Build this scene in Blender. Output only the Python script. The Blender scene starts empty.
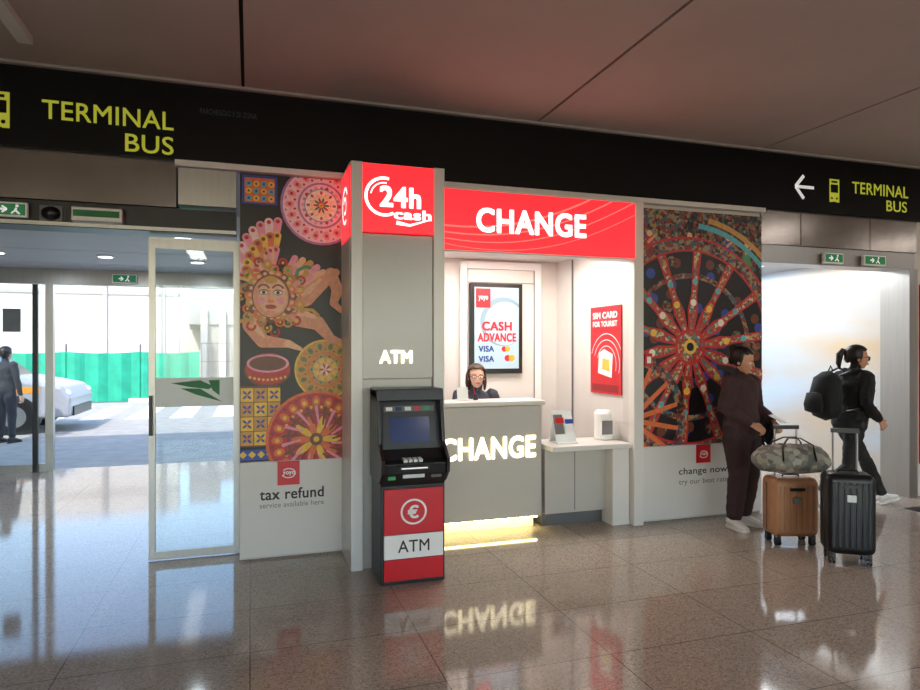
import bpy, math, random
from mathutils import Vector, Matrix, Euler
random.seed(5)
S=bpy.context.scene
try:
    S.view_settings.view_transform='Standard'
except Exception: pass
V=Vector
def C(r,g,b):
    f=lambda c:(c/255/12.92) if c<=10 else ((c/255+.055)/1.055)**2.4
    return (f(r),f(g),f(b),1)
# ---------------------------------------------------------------- materials
def M(name,col,rough=.5,metal=0,emit=None,es=0,var=0,vs=12,bump=0,bs=60,spec=.5,stretch=None,col2=None):
    m=bpy.data.materials.new(name); m.use_nodes=True
    nt=m.node_tree; b=nt.nodes['Principled BSDF']
    b.inputs['Base Color'].default_value=col
    b.inputs['Roughness'].default_value=rough
    b.inputs['Metallic'].default_value=metal
    b.inputs['Specular IOR Level'].default_value=spec
    if emit:
        b.inputs['Emission Color'].default_value=emit
        b.inputs['Emission Strength'].default_value=es
    if var or bump:
        tc=nt.nodes.new('ShaderNodeTexCoord'); mp=nt.nodes.new('ShaderNodeMapping')
        nt.links.new(tc.outputs['Object'],mp.inputs['Vector'])
        if stretch: mp.inputs['Scale'].default_value=stretch
    if var:
        n=nt.nodes.new('ShaderNodeTexNoise'); n.inputs['Scale'].default_value=vs; n.inputs['Detail'].default_value=4
        nt.links.new(mp.outputs['Vector'],n.inputs['Vector'])
        r=nt.nodes.new('ShaderNodeValToRGB'); e=r.color_ramp.elements
        e[0].position=.3; e[1].position=.7
        e[0].color=tuple(c*(1-var) for c in col[:3])+(1,)
        e[1].color=col2 or tuple(min(1,c*(1+var)) for c in col[:3])+(1,)
        nt.links.new(n.outputs['Fac'],r.inputs['Fac']); nt.links.new(r.outputs['Color'],b.inputs['Base Color'])
    if bump:
        n=nt.nodes.new('ShaderNodeTexNoise'); n.inputs['Scale'].default_value=bs
        nt.links.new(mp.outputs['Vector'],n.inputs['Vector'])
        bp=nt.nodes.new('ShaderNodeBump'); bp.inputs['Strength'].default_value=bump; bp.inputs['Distance'].default_value=.01
        nt.links.new(n.outputs['Fac'],bp.inputs['Height']); nt.links.new(bp.outputs['Normal'],b.inputs['Normal'])
    return m
def glassmat(name,tint=(.93,.97,.96,1),ior=1.45):
    m=bpy.data.materials.new(name); m.use_nodes=True; nt=m.node_tree; nt.nodes.clear()
    o=nt.nodes.new('ShaderNodeOutputMaterial'); mx=nt.nodes.new('ShaderNodeMixShader')
    t=nt.nodes.new('ShaderNodeBsdfTransparent'); t.inputs['Color'].default_value=tint
    g=nt.nodes.new('ShaderNodeBsdfGlossy'); g.inputs['Roughness'].default_value=.02
    f=nt.nodes.new('ShaderNodeFresnel'); f.inputs['IOR'].default_value=ior
    nt.links.new(f.outputs[0],mx.inputs[0]); nt.links.new(t.outputs[0],mx.inputs[1]); nt.links.new(g.outputs[0],mx.inputs[2])
    nt.links.new(mx.outputs[0],o.inputs['Surface']); return m
def cellmat(name,cols,scale,rough=.4,emit=0):
    m=bpy.data.materials.new(name); m.use_nodes=True; nt=m.node_tree; b=nt.nodes['Principled BSDF']
    tc=nt.nodes.new('ShaderNodeTexCoord'); v=nt.nodes.new('ShaderNodeTexVoronoi'); v.inputs['Scale'].default_value=scale
    nt.links.new(tc.outputs['Object'],v.inputs['Vector'])
    sp=nt.nodes.new('ShaderNodeSeparateColor'); nt.links.new(v.outputs['Color'],sp.inputs[0])
    r=nt.nodes.new('ShaderNodeValToRGB'); r.color_ramp.interpolation='CONSTANT'
    e=r.color_ramp.elements
    while len(e)<len(cols): e.new(.5)
    for i,c in enumerate(cols):
        e[i].position=i/len(cols); e[i].color=c
    nt.links.new(sp.outputs[0],r.inputs['Fac']); nt.links.new(r.outputs['Color'],b.inputs['Base Color'])
    b.inputs['Roughness'].default_value=rough
    return m

def floormat():
    m=bpy.data.materials.new('polished_granite_tiles'); m.use_nodes=True; nt=m.node_tree; b=nt.nodes['Principled BSDF']; L=nt.links
    tc=nt.nodes.new('ShaderNodeTexCoord')
    br=nt.nodes.new('ShaderNodeTexBrick'); br.offset=0; br.squash=1
    br.inputs['Scale'].default_value=1; br.inputs['Brick Width'].default_value=.9; br.inputs['Row Height'].default_value=.6
    br.inputs['Mortar Size'].default_value=.003; br.inputs['Mortar Smooth'].default_value=.1; br.inputs['Bias'].default_value=0
    br.inputs['Color1'].default_value=C(168,156,144); br.inputs['Color2'].default_value=C(161,149,137); br.inputs['Mortar'].default_value=C(96,88,80)
    L.new(tc.outputs['Object'],br.inputs['Vector'])
    v=nt.nodes.new('ShaderNodeTexVoronoi'); v.inputs['Scale'].default_value=120; L.new(tc.outputs['Object'],v.inputs['Vector'])
    sp=nt.nodes.new('ShaderNodeSeparateColor'); L.new(v.outputs['Color'],sp.inputs[0])
    r=nt.nodes.new('ShaderNodeValToRGB'); e=r.color_ramp.elements
    e[0].color=(.68,.66,.64,1); e[0].position=.1; e[1].color=(1.0,1,1,1); e[1].position=.4
    x=e.new(.85); x.color=(1.05,1.02,1,1); x=e.new(1); x.color=(1.35,1.32,1.28,1)
    L.new(sp.outputs[0],r.inputs['Fac'])
    mx=nt.nodes.new('ShaderNodeMixRGB'); mx.blend_type='MULTIPLY'; mx.inputs[0].default_value=1
    L.new(br.outputs['Color'],mx.inputs[1]); L.new(r.outputs['Color'],mx.inputs[2]); L.new(mx.outputs[0],b.inputs['Base Color'])
    n=nt.nodes.new('ShaderNodeTexNoise'); n.inputs['Scale'].default_value=1.6; n.inputs['Detail'].default_value=4; L.new(tc.outputs['Object'],n.inputs['Vector'])
    mr=nt.nodes.new('ShaderNodeMapRange'); mr.inputs['To Min'].default_value=.05; mr.inputs['To Max'].default_value=.10
    L.new(n.outputs['Fac'],mr.inputs['Value']); L.new(mr.outputs[0],b.inputs['Roughness'])
    b.inputs['IOR'].default_value=1.6
    return m

m_floor=floormat()
m_ceil=M('ceiling_plaster',C(178,164,157),.75,var=.06,vs=1.2,bump=.1,bs=30)
m_dark=M('dark_gap',C(25,22,21),.9,var=.1)
m_white=M('white_laminate',C(220,216,211),.3,var=.02,vs=3)
m_cfront=M('counter_front_laminate',C(186,182,175),.35,var=.02,vs=3)
m_wall=M('white_wall_paint',C(205,200,196),.5,var=.03,vs=4)
m_kwall=M('kiosk_wall_paint',C(214,210,206),.45,var=.02,vs=4)
m_black=M('black_sign_band',C(8,7,8),.5,var=.2,vs=2,spec=.2)
m_trimw=M('white_trim',C(215,212,210),.4,var=.02)
m_rail=M('grey_rail',C(165,159,155),.5,var=.03)
m_alu=M('brushed_aluminium',C(168,166,163),.33,.85,var=.05,vs=40,stretch=(1,1,.05))
m_steel=M('steel_cladding',C(222,198,165),.28,.45,var=.08,vs=1.0,bump=.3,bs=2.2,stretch=(1,.5,1.6),col2=C(206,222,240))  # tan to blue-white noise paints mottled reflections into the steel colour
m_fascia=M('steel_fascia',C(150,142,136),.2,.85,var=.15,vs=2.5,bump=.2,bs=5)
m_colp=M('satin_panel',C(216,215,213),.28,.08,var=.03,vs=2)
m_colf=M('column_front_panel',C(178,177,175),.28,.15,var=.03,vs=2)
m_grey=M('grey_plastic',C(95,96,98),.45,var=.05)
m_char=M('charcoal_metal',C(40,40,43),.35,.3,var=.1)
m_blk=M('black_plastic',C(12,12,13),.3,var=.1)
m_red=M('red_lacquer',C(205,26,38),.3,var=.04)
m_redsign=M('red_lightbox',C(200,10,18),.3,emit=(1,.02,.028,1),es=1.6)
m_pinkline=M('sign_streak',C(255,90,80),.4,emit=(1,.13,.11,1),es=1.3)
m_wsign=M('white_letters_lit',C(255,255,255),.4,emit=(1,.93,.9,1),es=1.4)
m_warm=M('warm_lit_letters',C(255,250,220),.4,emit=(1,.9,.64,1),es=2.6)
m_led=M('led_strip',C(255,230,120),.4,emit=(1,.82,.32,1),es=30)
m_yel=M('sign_yellow_green',C(190,195,50),.5,emit=C(185,190,60),es=.4)
m_signw=M('sign_white',C(230,230,230),.5,emit=C(230,230,230),es=.5)
m_dtext=M('dark_letters',C(45,43,44),.6,var=.05)
m_gtext=M('grey_letters',C(120,118,118),.6,var=.05)
m_white2=M('pure_white',C(238,238,236),.4,var=.01)
m_glass=glassmat('clear_glass')
m_frost=M('frosted_film',C(225,230,228),.6,var=.02)
m_green=M('green_fabric',C(25,150,120),.7,var=.15,vs=3,bump=.3,bs=6)
m_dgreen=M('green_decal',C(10,110,60),.5,var=.05)
m_exit=M('exit_sign_green',C(20,120,70),.4,emit=C(30,120,75),es=.3)
m_concrete=M('pale_concrete',C(205,198,190),.85,var=.08,vs=.6,bump=.2,bs=8)
m_build=M('building_concrete',C(165,161,157),.85,var=.1,vs=.8)
m_asph=M('paving',C(172,166,158),.85,var=.12,vs=4,bump=.2,bs=30)
m_stripe=M('road_paint',C(240,240,236),.7,var=.05)
m_vceil=M('vestibule_ceiling',C(185,188,192),.5,var=.04,vs=2)
m_lamp=M('lamp_diffuser',C(255,255,255),.4,emit=(1,.97,.92,1),es=3)
m_screen=M('atm_screen',C(30,40,70),.15,emit=C(45,60,105),es=.4)
m_mat=M('rubber_mat',C(28,28,30),.9,var=.2,vs=60,bump=.5,bs=150)

# ---------------------------------------------------------------- mesh builder
class MB:
    def __init__(s): s.v=[];s.f=[];s.m=[];s.mats=[]
    def mi(s,m):
        if m not in s.mats: s.mats.append(m)
        return s.mats.index(m)
    def add(s,vs,fs,m):
        o=len(s.v); s.v+= [tuple(x) for x in vs]; k=s.mi(m)
        for f in fs: s.f.append(tuple(o+i for i in f)); s.m.append(k)
        return s
    def box(s,x0,x1,y0,y1,z0,z1,m):
        if x0>x1:x0,x1=x1,x0
        if y0>y1:y0,y1=y1,y0
        if z0>z1:z0,z1=z1,z0
        vs=[(x0,y0,z0),(x1,y0,z0),(x1,y1,z0),(x0,y1,z0),(x0,y0,z1),(x1,y0,z1),(x1,y1,z1),(x0,y1,z1)]
        return s.add(vs,[(0,3,2,1),(4,5,6,7),(0,1,5,4),(1,2,6,5),(2,3,7,6),(3,0,4,7)],m)
    def obox(s,c,size,R,m):
        h=V(size)/2; vs=[]
        for z in(-1,1):
            for x,y in((-1,-1),(1,-1),(1,1),(-1,1)): vs.append(V(c)+R@V((x*h.x,y*h.y,z*h.z)))
        return s.add(vs,[(0,3,2,1),(4,5,6,7),(0,1,5,4),(1,2,6,5),(2,3,7,6),(3,0,4,7)],m)
    def prism(s,prof,a0,a1,axis,m):
        def P(p,a):
            return {'x':(a,p[0],p[1]),'y':(p[0],a,p[1]),'z':(p[0],p[1],a)}[axis]
        n=len(prof); vs=[P(p,a0) for p in prof]+[P(p,a1) for p in prof]
        fs=[tuple(range(n-1,-1,-1)),tuple(range(n,2*n))]+[(i,(i+1)%n,n+(i+1)%n,n+i) for i in range(n)]
        return s.add(vs,fs,m)
    def tube(s,pts,rad,m,hint=(0,1,0),n=12,cap=.5):
        pts=[V(p) for p in pts]; N=len(pts); hint=V(hint); vs=[];fs=[]
        for i,p in enumerate(pts):
            d=(pts[min(i+1,N-1)]-pts[max(i-1,0)]).normalized()
            h=hint if abs(hint.normalized().dot(d))<.97 else V((1,.1,.05))
            a=(h-d*h.dot(d)).normalized(); b=d.cross(a)
            r=rad[i] if isinstance(rad,(list,tuple)) else rad
            ra,rb=r if isinstance(r,(list,tuple)) else (r,r)
            for k in range(n):
                t=2*math.pi*k/n; vs.append(p+a*ra*math.cos(t)+b*rb*math.sin(t))
            if i==0: d0=d; r0=min(ra,rb)
            if i==N-1: d1=d; r1=min(ra,rb)
        for i in range(N-1):
            for k in range(n):
                k2=(k+1)%n; fs.append((i*n+k,i*n+k2,(i+1)*n+k2,(i+1)*n+k))
        vs.append(pts[0]-d0*r0*cap); vs.append(pts[-1]+d1*r1*cap); a=len(vs)-2; b=len(vs)-1
        for k in range(n):
            k2=(k+1)%n; fs.append((a,k2,k)); fs.append((b,(N-1)*n+k,(N-1)*n+k2))
        return s.add(vs,fs,m)
    def cyl(s,p0,p1,r,m,n=20): return s.tube([p0,p1],[r,r],m,n=n,cap=0.0001)
    def ell(s,c,r,m,R=None,nu=20,nv=12,keep=None):
        vs=[];fs=[];c=V(c)
        for j in range(nv+1):
            ph=math.pi*j/nv
            for i in range(nu):
                t=2*math.pi*i/nu
                p=V((r[0]*math.sin(ph)*math.cos(t),r[1]*math.sin(ph)*math.sin(t),r[2]*math.cos(ph)))
                if R: p=R@p
                vs.append(c+p)
        for j in range(nv):
            for i in range(nu):
                i2=(i+1)%nu; f=(j*nu+i,(j+1)*nu+i,(j+1)*nu+i2,j*nu+i2)
                if keep:
                    q=sum((vs[x] for x in f),V())/4
                    if not keep(q): continue
                fs.append(f)
        return s.add(vs,fs,m)
    def build(s,name,parent=None,smooth=False,bevel=0,mat=None,merge=True):
        me=bpy.data.meshes.new(name); me.from_pydata(s.v,[],s.f)
        for m in s.mats: me.materials.append(m)
        me.polygons.foreach_set('material_index',s.m)
        if merge:
            import bmesh
            bm=bmesh.new(); bm.from_mesh(me); bmesh.ops.remove_doubles(bm,verts=bm.verts,dist=1e-6)
            bmesh.ops.dissolve_degenerate(bm,edges=bm.edges,dist=1e-7)
            bmesh.ops.recalc_face_normals(bm,faces=bm.faces)
            bm.to_mesh(me); bm.free()
        if mat: me.transform(mat)
        if smooth: me.polygons.foreach_set('use_smooth',[True]*len(me.polygons))
        me.update()
        ob=bpy.data.objects.new(name,me); S.collection.objects.link(ob)
        if bevel:
            b=ob.modifiers.new('bevel','BEVEL'); b.width=bevel; b.segments=3; b.limit_method='ANGLE'; b.angle_limit=math.radians(40)
        if parent: attach(ob,parent)
        return ob
def group(name,loc=(0,0,0)):
    e=bpy.data.objects.new(name,None); e.location=loc; e.empty_display_size=.2; S.collection.objects.link(e); return e
def attach(ob,p):
    ob.parent=p; ob.matrix_parent_inverse=Matrix.Translation(-V(p.location))
def bake(ob):
    bpy.context.view_layer.update()
    dg=bpy.context.evaluated_depsgraph_get()
    me=bpy.data.meshes.new_from_object(ob.evaluated_get(dg)); ob.modifiers.clear(); ob.data=me
def text(s,name,parent,mat,a0,a1,z0,z1,plane,axis='y',bold=0,ext=.002,xf=None):
    cu=bpy.data.curves.new('t','FONT'); cu.body=s; cu.size=1; cu.extrude=.01; cu.space_character=1.02+bold*1.6
    cu.resolution_u=4
    o=bpy.data.objects.new('t',cu); S.collection.objects.link(o); bpy.context.view_layer.update()
    me0=bpy.data.meshes.new_from_object(o.evaluated_get(bpy.context.evaluated_depsgraph_get()))
    bpy.data.objects.remove(o)
    vs=[];fs=[]
    offs=[(0,0)] if bold<=0 else [(bold*i,bold*j*.8) for i in(-1,-.33,.33,1) for j in(-1,0,1)]
    for k,(dx,dy) in enumerate(offs):
        b0=len(vs)
        for v in me0.vertices: vs.append((v.co.x+dx,v.co.y+dy,v.co.z-(.0004*k if ext>.0008 else .0002*k)))
        for p in me0.polygons: fs.append(tuple(b0+i for i in p.vertices))
    me=bpy.data.meshes.new(name); me.from_pydata(vs,[],fs)
    xs=[v.co.x for v in me.vertices]; ys=[v.co.y for v in me.vertices]
    x0,x1,y0,y1=min(xs),max(xs),min(ys),max(ys)
    for v in me.vertices:
        u=(v.co.x-x0)/(x1-x0); w=(v.co.y-y0)/(y1-y0); d=ext*(v.co.z/.01 if v.co.z>0 else 0)
        if axis=='y': v.co=(a0+u*(a1-a0),plane-d,z0+w*(z1-z0))
        elif axis=='x': v.co=(plane-d,a0+u*(a1-a0),z0+w*(z1-z0))
    if xf: me.transform(xf)
    me.materials.append(mat)
    ob=bpy.data.objects.new(name,me); S.collection.objects.link(ob)
    if parent: attach(ob,parent)
    return ob
class Art:
    def __init__(s,x0,x1,z0,z1,y,axis='y'): s.r=(x0,x1,z0,z1); s.y=y; s.k=0; s.mb=MB(); s.axis=axis
    def poly(s,pts,m):
        x0,x1,z0,z1=s.r
        def clip(P,ins,inter):
            out=[]
            for i in range(len(P)):
                a=P[i-1];b=P[i]
                if ins(b):
                    if not ins(a): out.append(inter(a,b))
                    out.append(b)
                elif ins(a): out.append(inter(a,b))
            return out
        def ix(c): return lambda a,b:(c,a[1]+(b[1]-a[1])*(c-a[0])/(b[0]-a[0]))
        def iz(c): return lambda a,b:(a[0]+(b[0]-a[0])*(c-a[1])/(b[1]-a[1]),c)
        P=list(pts)
        for ins,it in((lambda p:p[0]>=x0,ix(x0)),(lambda p:p[0]<=x1,ix(x1)),(lambda p:p[1]>=z0,iz(z0)),(lambda p:p[1]<=z1,iz(z1))):
            P=clip(P,ins,it)
            if len(P)<3: return
        s.k+=1; y=s.y-.00006*s.k
        if s.axis=='y': s.mb.add([(p[0],y,p[1]) for p in P],[tuple(range(len(P)))],m)
        else: s.mb.add([(y,p[0],p[1]) for p in P],[tuple(range(len(P)))],m)
    def disc(s,x,z,r,m,rz=None,n=32,rot=0):
        rz=rz or r; c,sn=math.cos(rot),math.sin(rot)
        s.poly([(x+r*math.cos(t)*c-rz*math.sin(t)*sn,z+r*math.cos(t)*sn+rz*math.sin(t)*c) for t in [2*math.pi*i/n for i in range(n)]],m)
    def stroke(s,pts,w,m):
        for i in range(len(pts)-1):
            a=V(pts[i]);b=V(pts[i+1]); wa=w[i] if isinstance(w,list) else w; wb=w[i+1] if isinstance(w,list) else w
            d=(b-a); 
            if d.length<1e-6: continue
            d.normalize(); n=V((-d.y,d.x))
            k0=s.k
            s.poly([tuple(a+n*wa/2),tuple(a-n*wa/2),tuple(b-n*wb/2),tuple(b+n*wb/2)],m)
            s.k=k0
        s.k+=1
    def blob(s,pts,w,m):
        s.stroke(pts,w,m)
        for p,r in list(zip(pts,w)): 
            s.disc(p[0],p[1],r/2,m,n=14)
    def arc(s,x,z,r,a0,a1,w,m,n=24,rz=None):
        rz=rz or r
        P=[(x+r*math.cos(math.radians(a0+(a1-a0)*i/n)),z+rz*math.sin(math.radians(a0+(a1-a0)*i/n))) for i in range(n+1)]
        s.stroke(P,w,m)
    def rect(s,x0,x1,z0,z1,m): s.poly([(x0,z0),(x1,z0),(x1,z1),(x0,z1)],m)
    def build(s,name,parent): return s.mb.build(name,parent,merge=False)
def light(name,kind,loc,energy,color=(1,1,1),size=1,sy=None,rot=(0,0,0),parent=None,spread=None):
    l=bpy.data.lights.new(name,kind); l.energy=energy; l.color=color
    if kind=='AREA':
        l.shape='RECTANGLE'; l.size=size; l.size_y=sy or size
        if spread: l.spread=spread
    o=bpy.data.objects.new(name,l); o.location=loc; o.rotation_euler=rot; S.collection.objects.link(o)
    if parent: attach(o,parent)
    return o

# ================================================================= ROOM
fl=MB(); fl.box(-9,13,-6,9.9,-.1,0,m_floor); fl.build('floor')
c=MB(); c.box(-9,13,-6,5.4,3.57,3.7,m_dark)
x=-9.65
while x<13:
    c.box(max(x+.012,-9),min(x+2.4-.012,13),-6,5.25,3.55,3.575,m_ceil); x+=2.4
c.build('ceiling')
w=MB()
w.box(-.075,1.40,5.2,5.35,0,2.98,m_wall)
w.box(3.34,4.79,5.2,5.35,0,2.98,m_wall)
w.box(6.87,13,5.2,5.35,0,2.98,m_wall)
w.box(-9,-3.6,5.2,5.35,0,2.98,m_wall)
w.box(-9,13,5.2,5.35,2.98,3.57,m_wall)
w.box(1.40,3.34,5.2,5.35,2.58,2.98,m_wall)
w.build('wall_back')
MB().box(-9.1,-9,-6,5.3,0,3.6,m_wall).build('wall_left')
MB().box(13,13.1,-6,5.3,0,3.6,m_wall).build('wall_right')
q=MB(); q.box(-9,13,-6.1,-6,0,.5,m_wall); q.box(-9,13,-6.1,-6,3.2,3.6,m_wall); q.box(-9,-6,-6.1,-6,.5,3.2,m_wall); q.box(10,13,-6.1,-6,.5,3.2,m_wall); q.build('wall_rear')
g=group('rear_fill_window',(2,-6.05,1.8)); q=MB(); x=-6  # unseen glazing, added behind the camera to house a fill lamp
while x<=10.01: q.box(x-.04,x+.04,-6.1,-5.98,.5,3.2,m_alu); x+=2
q.box(-6,10,-6.1,-5.98,.5,.58,m_alu); q.box(-6,10,-6.1,-5.98,3.12,3.2,m_alu); q.build('frame',g)
MB().box(-6,10,-6.06,-6.05,.58,3.12,m_glass).build('glass',g)
light('rear_fill_light','AREA',(2,-5.9,1.85),62,(.95,.97,1),15.5,2.5,rot=(math.radians(90),0,0),parent=g)  # added area lamp, brightens ceiling and front faces from behind
# band
b=group('wayfinding_sign_band',(2,5.15,3.26))
MB().box(-8.9,12.9,5.13,5.2,2.98,3.53,m_black).build('fascia',b)
MB().box(-8.9,12.9,5.09,5.2,3.53,3.549,m_rail).build('top_rail',b)
text('TERMINAL','terminal_text',b,m_yel,-1.36,-.528,3.185,3.315,5.128,bold=.008)
text('BUS','bus_text',b,m_yel,-.845,-.528,3.005,3.135,5.128,bold=.008)
text('TERMINAL','terminal_text_right',b,m_yel,5.90,6.68,3.205,3.325,5.128,bold=.008)
text('BUS','bus_text_right',b,m_yel,6.37,6.66,3.05,3.165,5.128,bold=.008)
def busicon(x0,x1,z0,z1):
    a=Art(x0,x1,z0,z1,5.129); W=x1-x0;H=z1-z0
    a.rect(x0,x1,z0+.06*H,z1,m_yel); a.rect(x0+.12*W,x1-.12*W,z0+.45*H,z0+.78*H,m_black)
    a.rect(x0+.2*W,x1-.2*W,z0+.85*H,z0+.93*H,m_black)
    a.disc(x0+.25*W,z0+.22*H,.09*W,m_black); a.disc(x1-.25*W,z0+.22*H,.09*W,m_black)
    a.rect(x0+.3*W,x1-.3*W,z0,z0+.08*H,m_black)
    a.build('bus_icon',b)
busicon(-1.70,-1.55,3.08,3.34); busicon(5.60,5.73,3.08,3.33)
a=Art(5.1,5.6,3,3.5,5.129); a.stroke([(5.17,3.22),(5.40,3.22)],.03,m_signw); a.stroke([(5.27,3.335),(5.165,3.22),(5.27,3.105)],.035,m_signw); a.build('arrow',b)
text('PARCHEGGIO E DI ZONA','faint_text',b,M('faint_letters',C(48,66,68),.5,var=.05),-.35,.05,3.33,3.37,5.128)
MB().box(-.52,4.79,5.12,5.198,2.935,2.978,m_trimw).build('trim_1')
f=group('door_header_left',(-2,5.2,2.7))
q=MB(); q.box(-3.6,-.515,5.18,5.34,2.64,2.978,m_fascia); q.box(-.50,-.1,5.16,5.34,2.66,2.93,m_alu); q.build('steel_panel',f)
q=MB(); q.box(-3.6,-.1,5.2,5.45,2.46,2.635,m_char); q.box(-3.6,-.1,5.19,5.2,2.465,2.49,m_alu); q.build('operator_beam',f)
f2=group('door_header_right',(5.8,5.2,2.7))
q=MB(); q.box(4.79,5.28,5.18,5.34,2.64,2.978,m_fascia); q.box(5.29,6.2,5.18,5.34,2.64,2.978,m_fascia); q.box(6.21,6.87,5.18,5.34,2.64,2.978,m_fascia); q.build('steel_panel',f2)
q=MB(); q.box(4.79,6.87,5.2,5.45,2.46,2.635,m_alu); q.build('operator_beam',f2)
def exit_sign(x0,x1,z0,z1,y,arrow=1,body=None):
    g=group('exit_sign',((x0+x1)/2,y,z0))
    MB().box(x0,x1,y,y+.04,z0,z1,body or m_white2).build('housing',g,bevel=.004)
    a=Art(x0,x1,z0,z1,y-.001); d=.012; a.rect(x0+d,x1-d,z0+d,z1-d,m_exit)
    xm=(x0+x1)/2;zm=(z0+z1)/2;h=z1-z0
    a.stroke([(xm-.07*arrow,zm),(xm-.02*arrow,zm)],h*.14,m_signw); a.stroke([(xm-.045*arrow,zm+h*.22),(xm-.015*arrow,zm),(xm-.045*arrow,zm-h*.22)],h*.12,m_signw)
    a.disc(xm+.045,zm+h*.25,h*.1,m_signw); a.stroke([(xm+.04,zm+h*.12),(xm+.035,zm-.05*h),(xm+.06,zm-.3*h)],h*.13,m_signw); a.stroke([(xm+.035,zm-.05*h),(xm+.01,zm-.28*h)],h*.1,m_signw)
    a.build('pictogram',g)
exit_sign(-1.66,-1.45,2.50,2.60,5.14)
exit_sign(5.55,5.80,2.475,2.58,5.14)
exit_sign(6.08,6.38,2.475,2.58,5.14)
def sensor(x0,x1,z0,z1,m):
    g=group('door_sensor',((x0+x1)/2,5.15,z0))
    MB().box(x0,x1,5.12,5.2,z0,z1,m).build('case',g,bevel=.012)
    q=MB(); q.box(x0+.02,x1-.02,5.115,5.125,z0+.035,z0+.08,m_dgreen); q.build('lens',g)
sensor(-1.19,-.86,2.49,2.60,m_alu)
g=group('dome_sensor',(-1.32,5.15,2.55)); MB().ell((-1.32,5.185,2.545),(.06,.05,.05),m_blk).build('dome',g,smooth=True); MB().box(-1.39,-1.25,5.185,5.2,2.49,2.60,m_grey).build('plate',g)

def vest(side,x0,x1,m0,m1):
    MB().box(x0-.08,x0,5.35,9.8,0,2.66,m0).build('wall_vestibule_%s_a'%side)
    MB().box(x1,x1+.08,5.35,9.8,0,2.66,m1).build('wall_vestibule_%s_b'%side)
    q=MB(); q.box(x0-.08,x1+.08,5.45,9.9,2.68,3.6,m_wall)
    y=5.45
    while y<9.8:
        q.box(x0,x1,y,min(y+1.18,9.8),2.65,2.68,m_vceil); y+=1.2
    q.build('ceiling_vestibule_%s'%side)
vest('left',-3.6,-.075,m_wall,m_wall)
vest('right',4.87,6.86,m_wall,m_steel)
q=MB()
for yy in (8.3,): q.box(6.853,6.862,yy,yy+.008,0,2.65,m_grey)
q.build('trim_3')
MB().box(-.0,4.79,6.9,9.8,0,3.6,m_wall).build('wall_core')
for i,(x,y) in enumerate([(-2.6,8.2),(-1.55,8.2),(-1.55,6.4),(-.6,8.4),(-.6,6.6)]):
    g=group('recessed_downlight',(x,y,2.65)); 
    MB().cyl((x,y,2.648),(x,y,2.635),.09,m_white2).build('ring',g); MB().cyl((x,y,2.634),(x,y,2.63),.07,m_lamp).build('lens',g)
    light('lamp','AREA',(x,y,2.625),10,(.82,.91,1),.14,parent=g)
g=group('vestibule_fill_panel',(5.7,7.4,2.64)); MB().box(5.3,6.1,5.9,8.9,2.632,2.649,m_lamp).build('diffuser',g)  # added glowing panel and lamp to brighten the steel side wall
light('lamp','AREA',(5.7,7.4,2.625),75,(.88,.95,1),.8,3.0,parent=g)
def facade(x0,x1,posts,idx):
    g=group('door_%d'%idx,((x0+x1)/2,9.8,0))
    q=MB(); q.box(x0,x1,9.72,9.85,2.45,2.66,m_alu)
    for p in posts: q.box(p-.045,p+.045,9.74,9.83,0,2.45,m_alu)
    q.build('frame',g)
    return g
d=facade(-3.6,-.12,[-3.55,-2.50,-.16],3)
q=MB(); q.box(-3.45,-2.60,9.76,9.775,.1,2.4,m_glass); q.build('fixed_glass',d)
q=MB(); q.box(-3.5,-2.55,9.75,9.79,.0,.10,m_alu); q.box(-2.68,-2.62,9.70,9.74,0,2.44,m_char); q.build('rails',d)
MB().box(-3.02,-2.82,9.735,9.74,1.82,2.12,m_grey).build('notice',d)
exit_sign(-1.75,-1.45,2.48,2.60,9.66)
d=facade(4.87,6.86,[4.92,6.82],4)
MB().box(-9,13,9.8,9.9,2.66,4.2,m_build).build('wall_facade_top')
MB().box(-9,-3.6,9.8,9.9,0,2.66,m_build).build('wall_facade_left')
MB().box(6.94,13,9.8,9.9,0,2.66,m_build).build('wall_facade_right')
def leaf(name,x0,x1,y,decal=False):
    g=group(name,((x0+x1)/2,y,0)); fw=.045
    q=MB(); q.box(x0,x0+fw,y-.02,y+.02,.01,2.44,m_alu); q.box(x1-fw,x1,y-.02,y+.02,.01,2.44,m_alu)
    q.box(x0+fw,x1-fw,y-.02,y+.02,.01,.07,m_alu); q.box(x0+fw,x1-fw,y-.02,y+.02,2.36,2.44,m_alu); q.build('frame',g)
    MB().box(x0+fw,x1-fw,y-.004,y+.004,.07,2.36,m_glass).build('glass',g)
    if decal:
        MB().box(x0+fw,x1-fw,y-.006,y-.0055,1.16,1.38,m_frost).build('film',g)
        a=Art(x0+fw,x1-fw,1.1,1.45,y-.007)
        a.poly([(x0+.15,1.34),(x0+.36,1.36),(x0+.46,1.31),(x0+.42,1.29),(x0+.28,1.31)],m_dgreen)
        a.poly([(x0+.22,1.30),(x0+.36,1.295),(x0+.52,1.19),(x0+.33,1.25)],m_dgreen)
        a.poly([(x0+.42,1.36),(x0+.50,1.36),(x0+.50,1.24),(x0+.45,1.28)],m_dgreen)
        a.build('decal',g)
    MB().box(x0+.005,x0+.03,y-.045,y-.02,.95,1.25,m_char).build('handle',g)
leaf('door_1',-.725,-.078,5.38,True)
leaf('door_2',-3.55,-2.8,5.4)
g=group('door_5',(6.8,5.4,0)); q=MB(); q.box(6.74,6.86,5.16,5.5,.0,2.46,m_alu); q.build('jamb',g)
q=MB(); q.box(4.79,4.86,5.36,5.5,0,2.46,m_alu); q.build('jamb_2',g)
MB().box(6.93,7.6,5.17,5.199,.35,2.3,m_red).build('red_wall_poster')
MB().box(6.25,7.6,4.2,4.85,-.01,.002,m_mat).build('entrance_mat')

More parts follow.
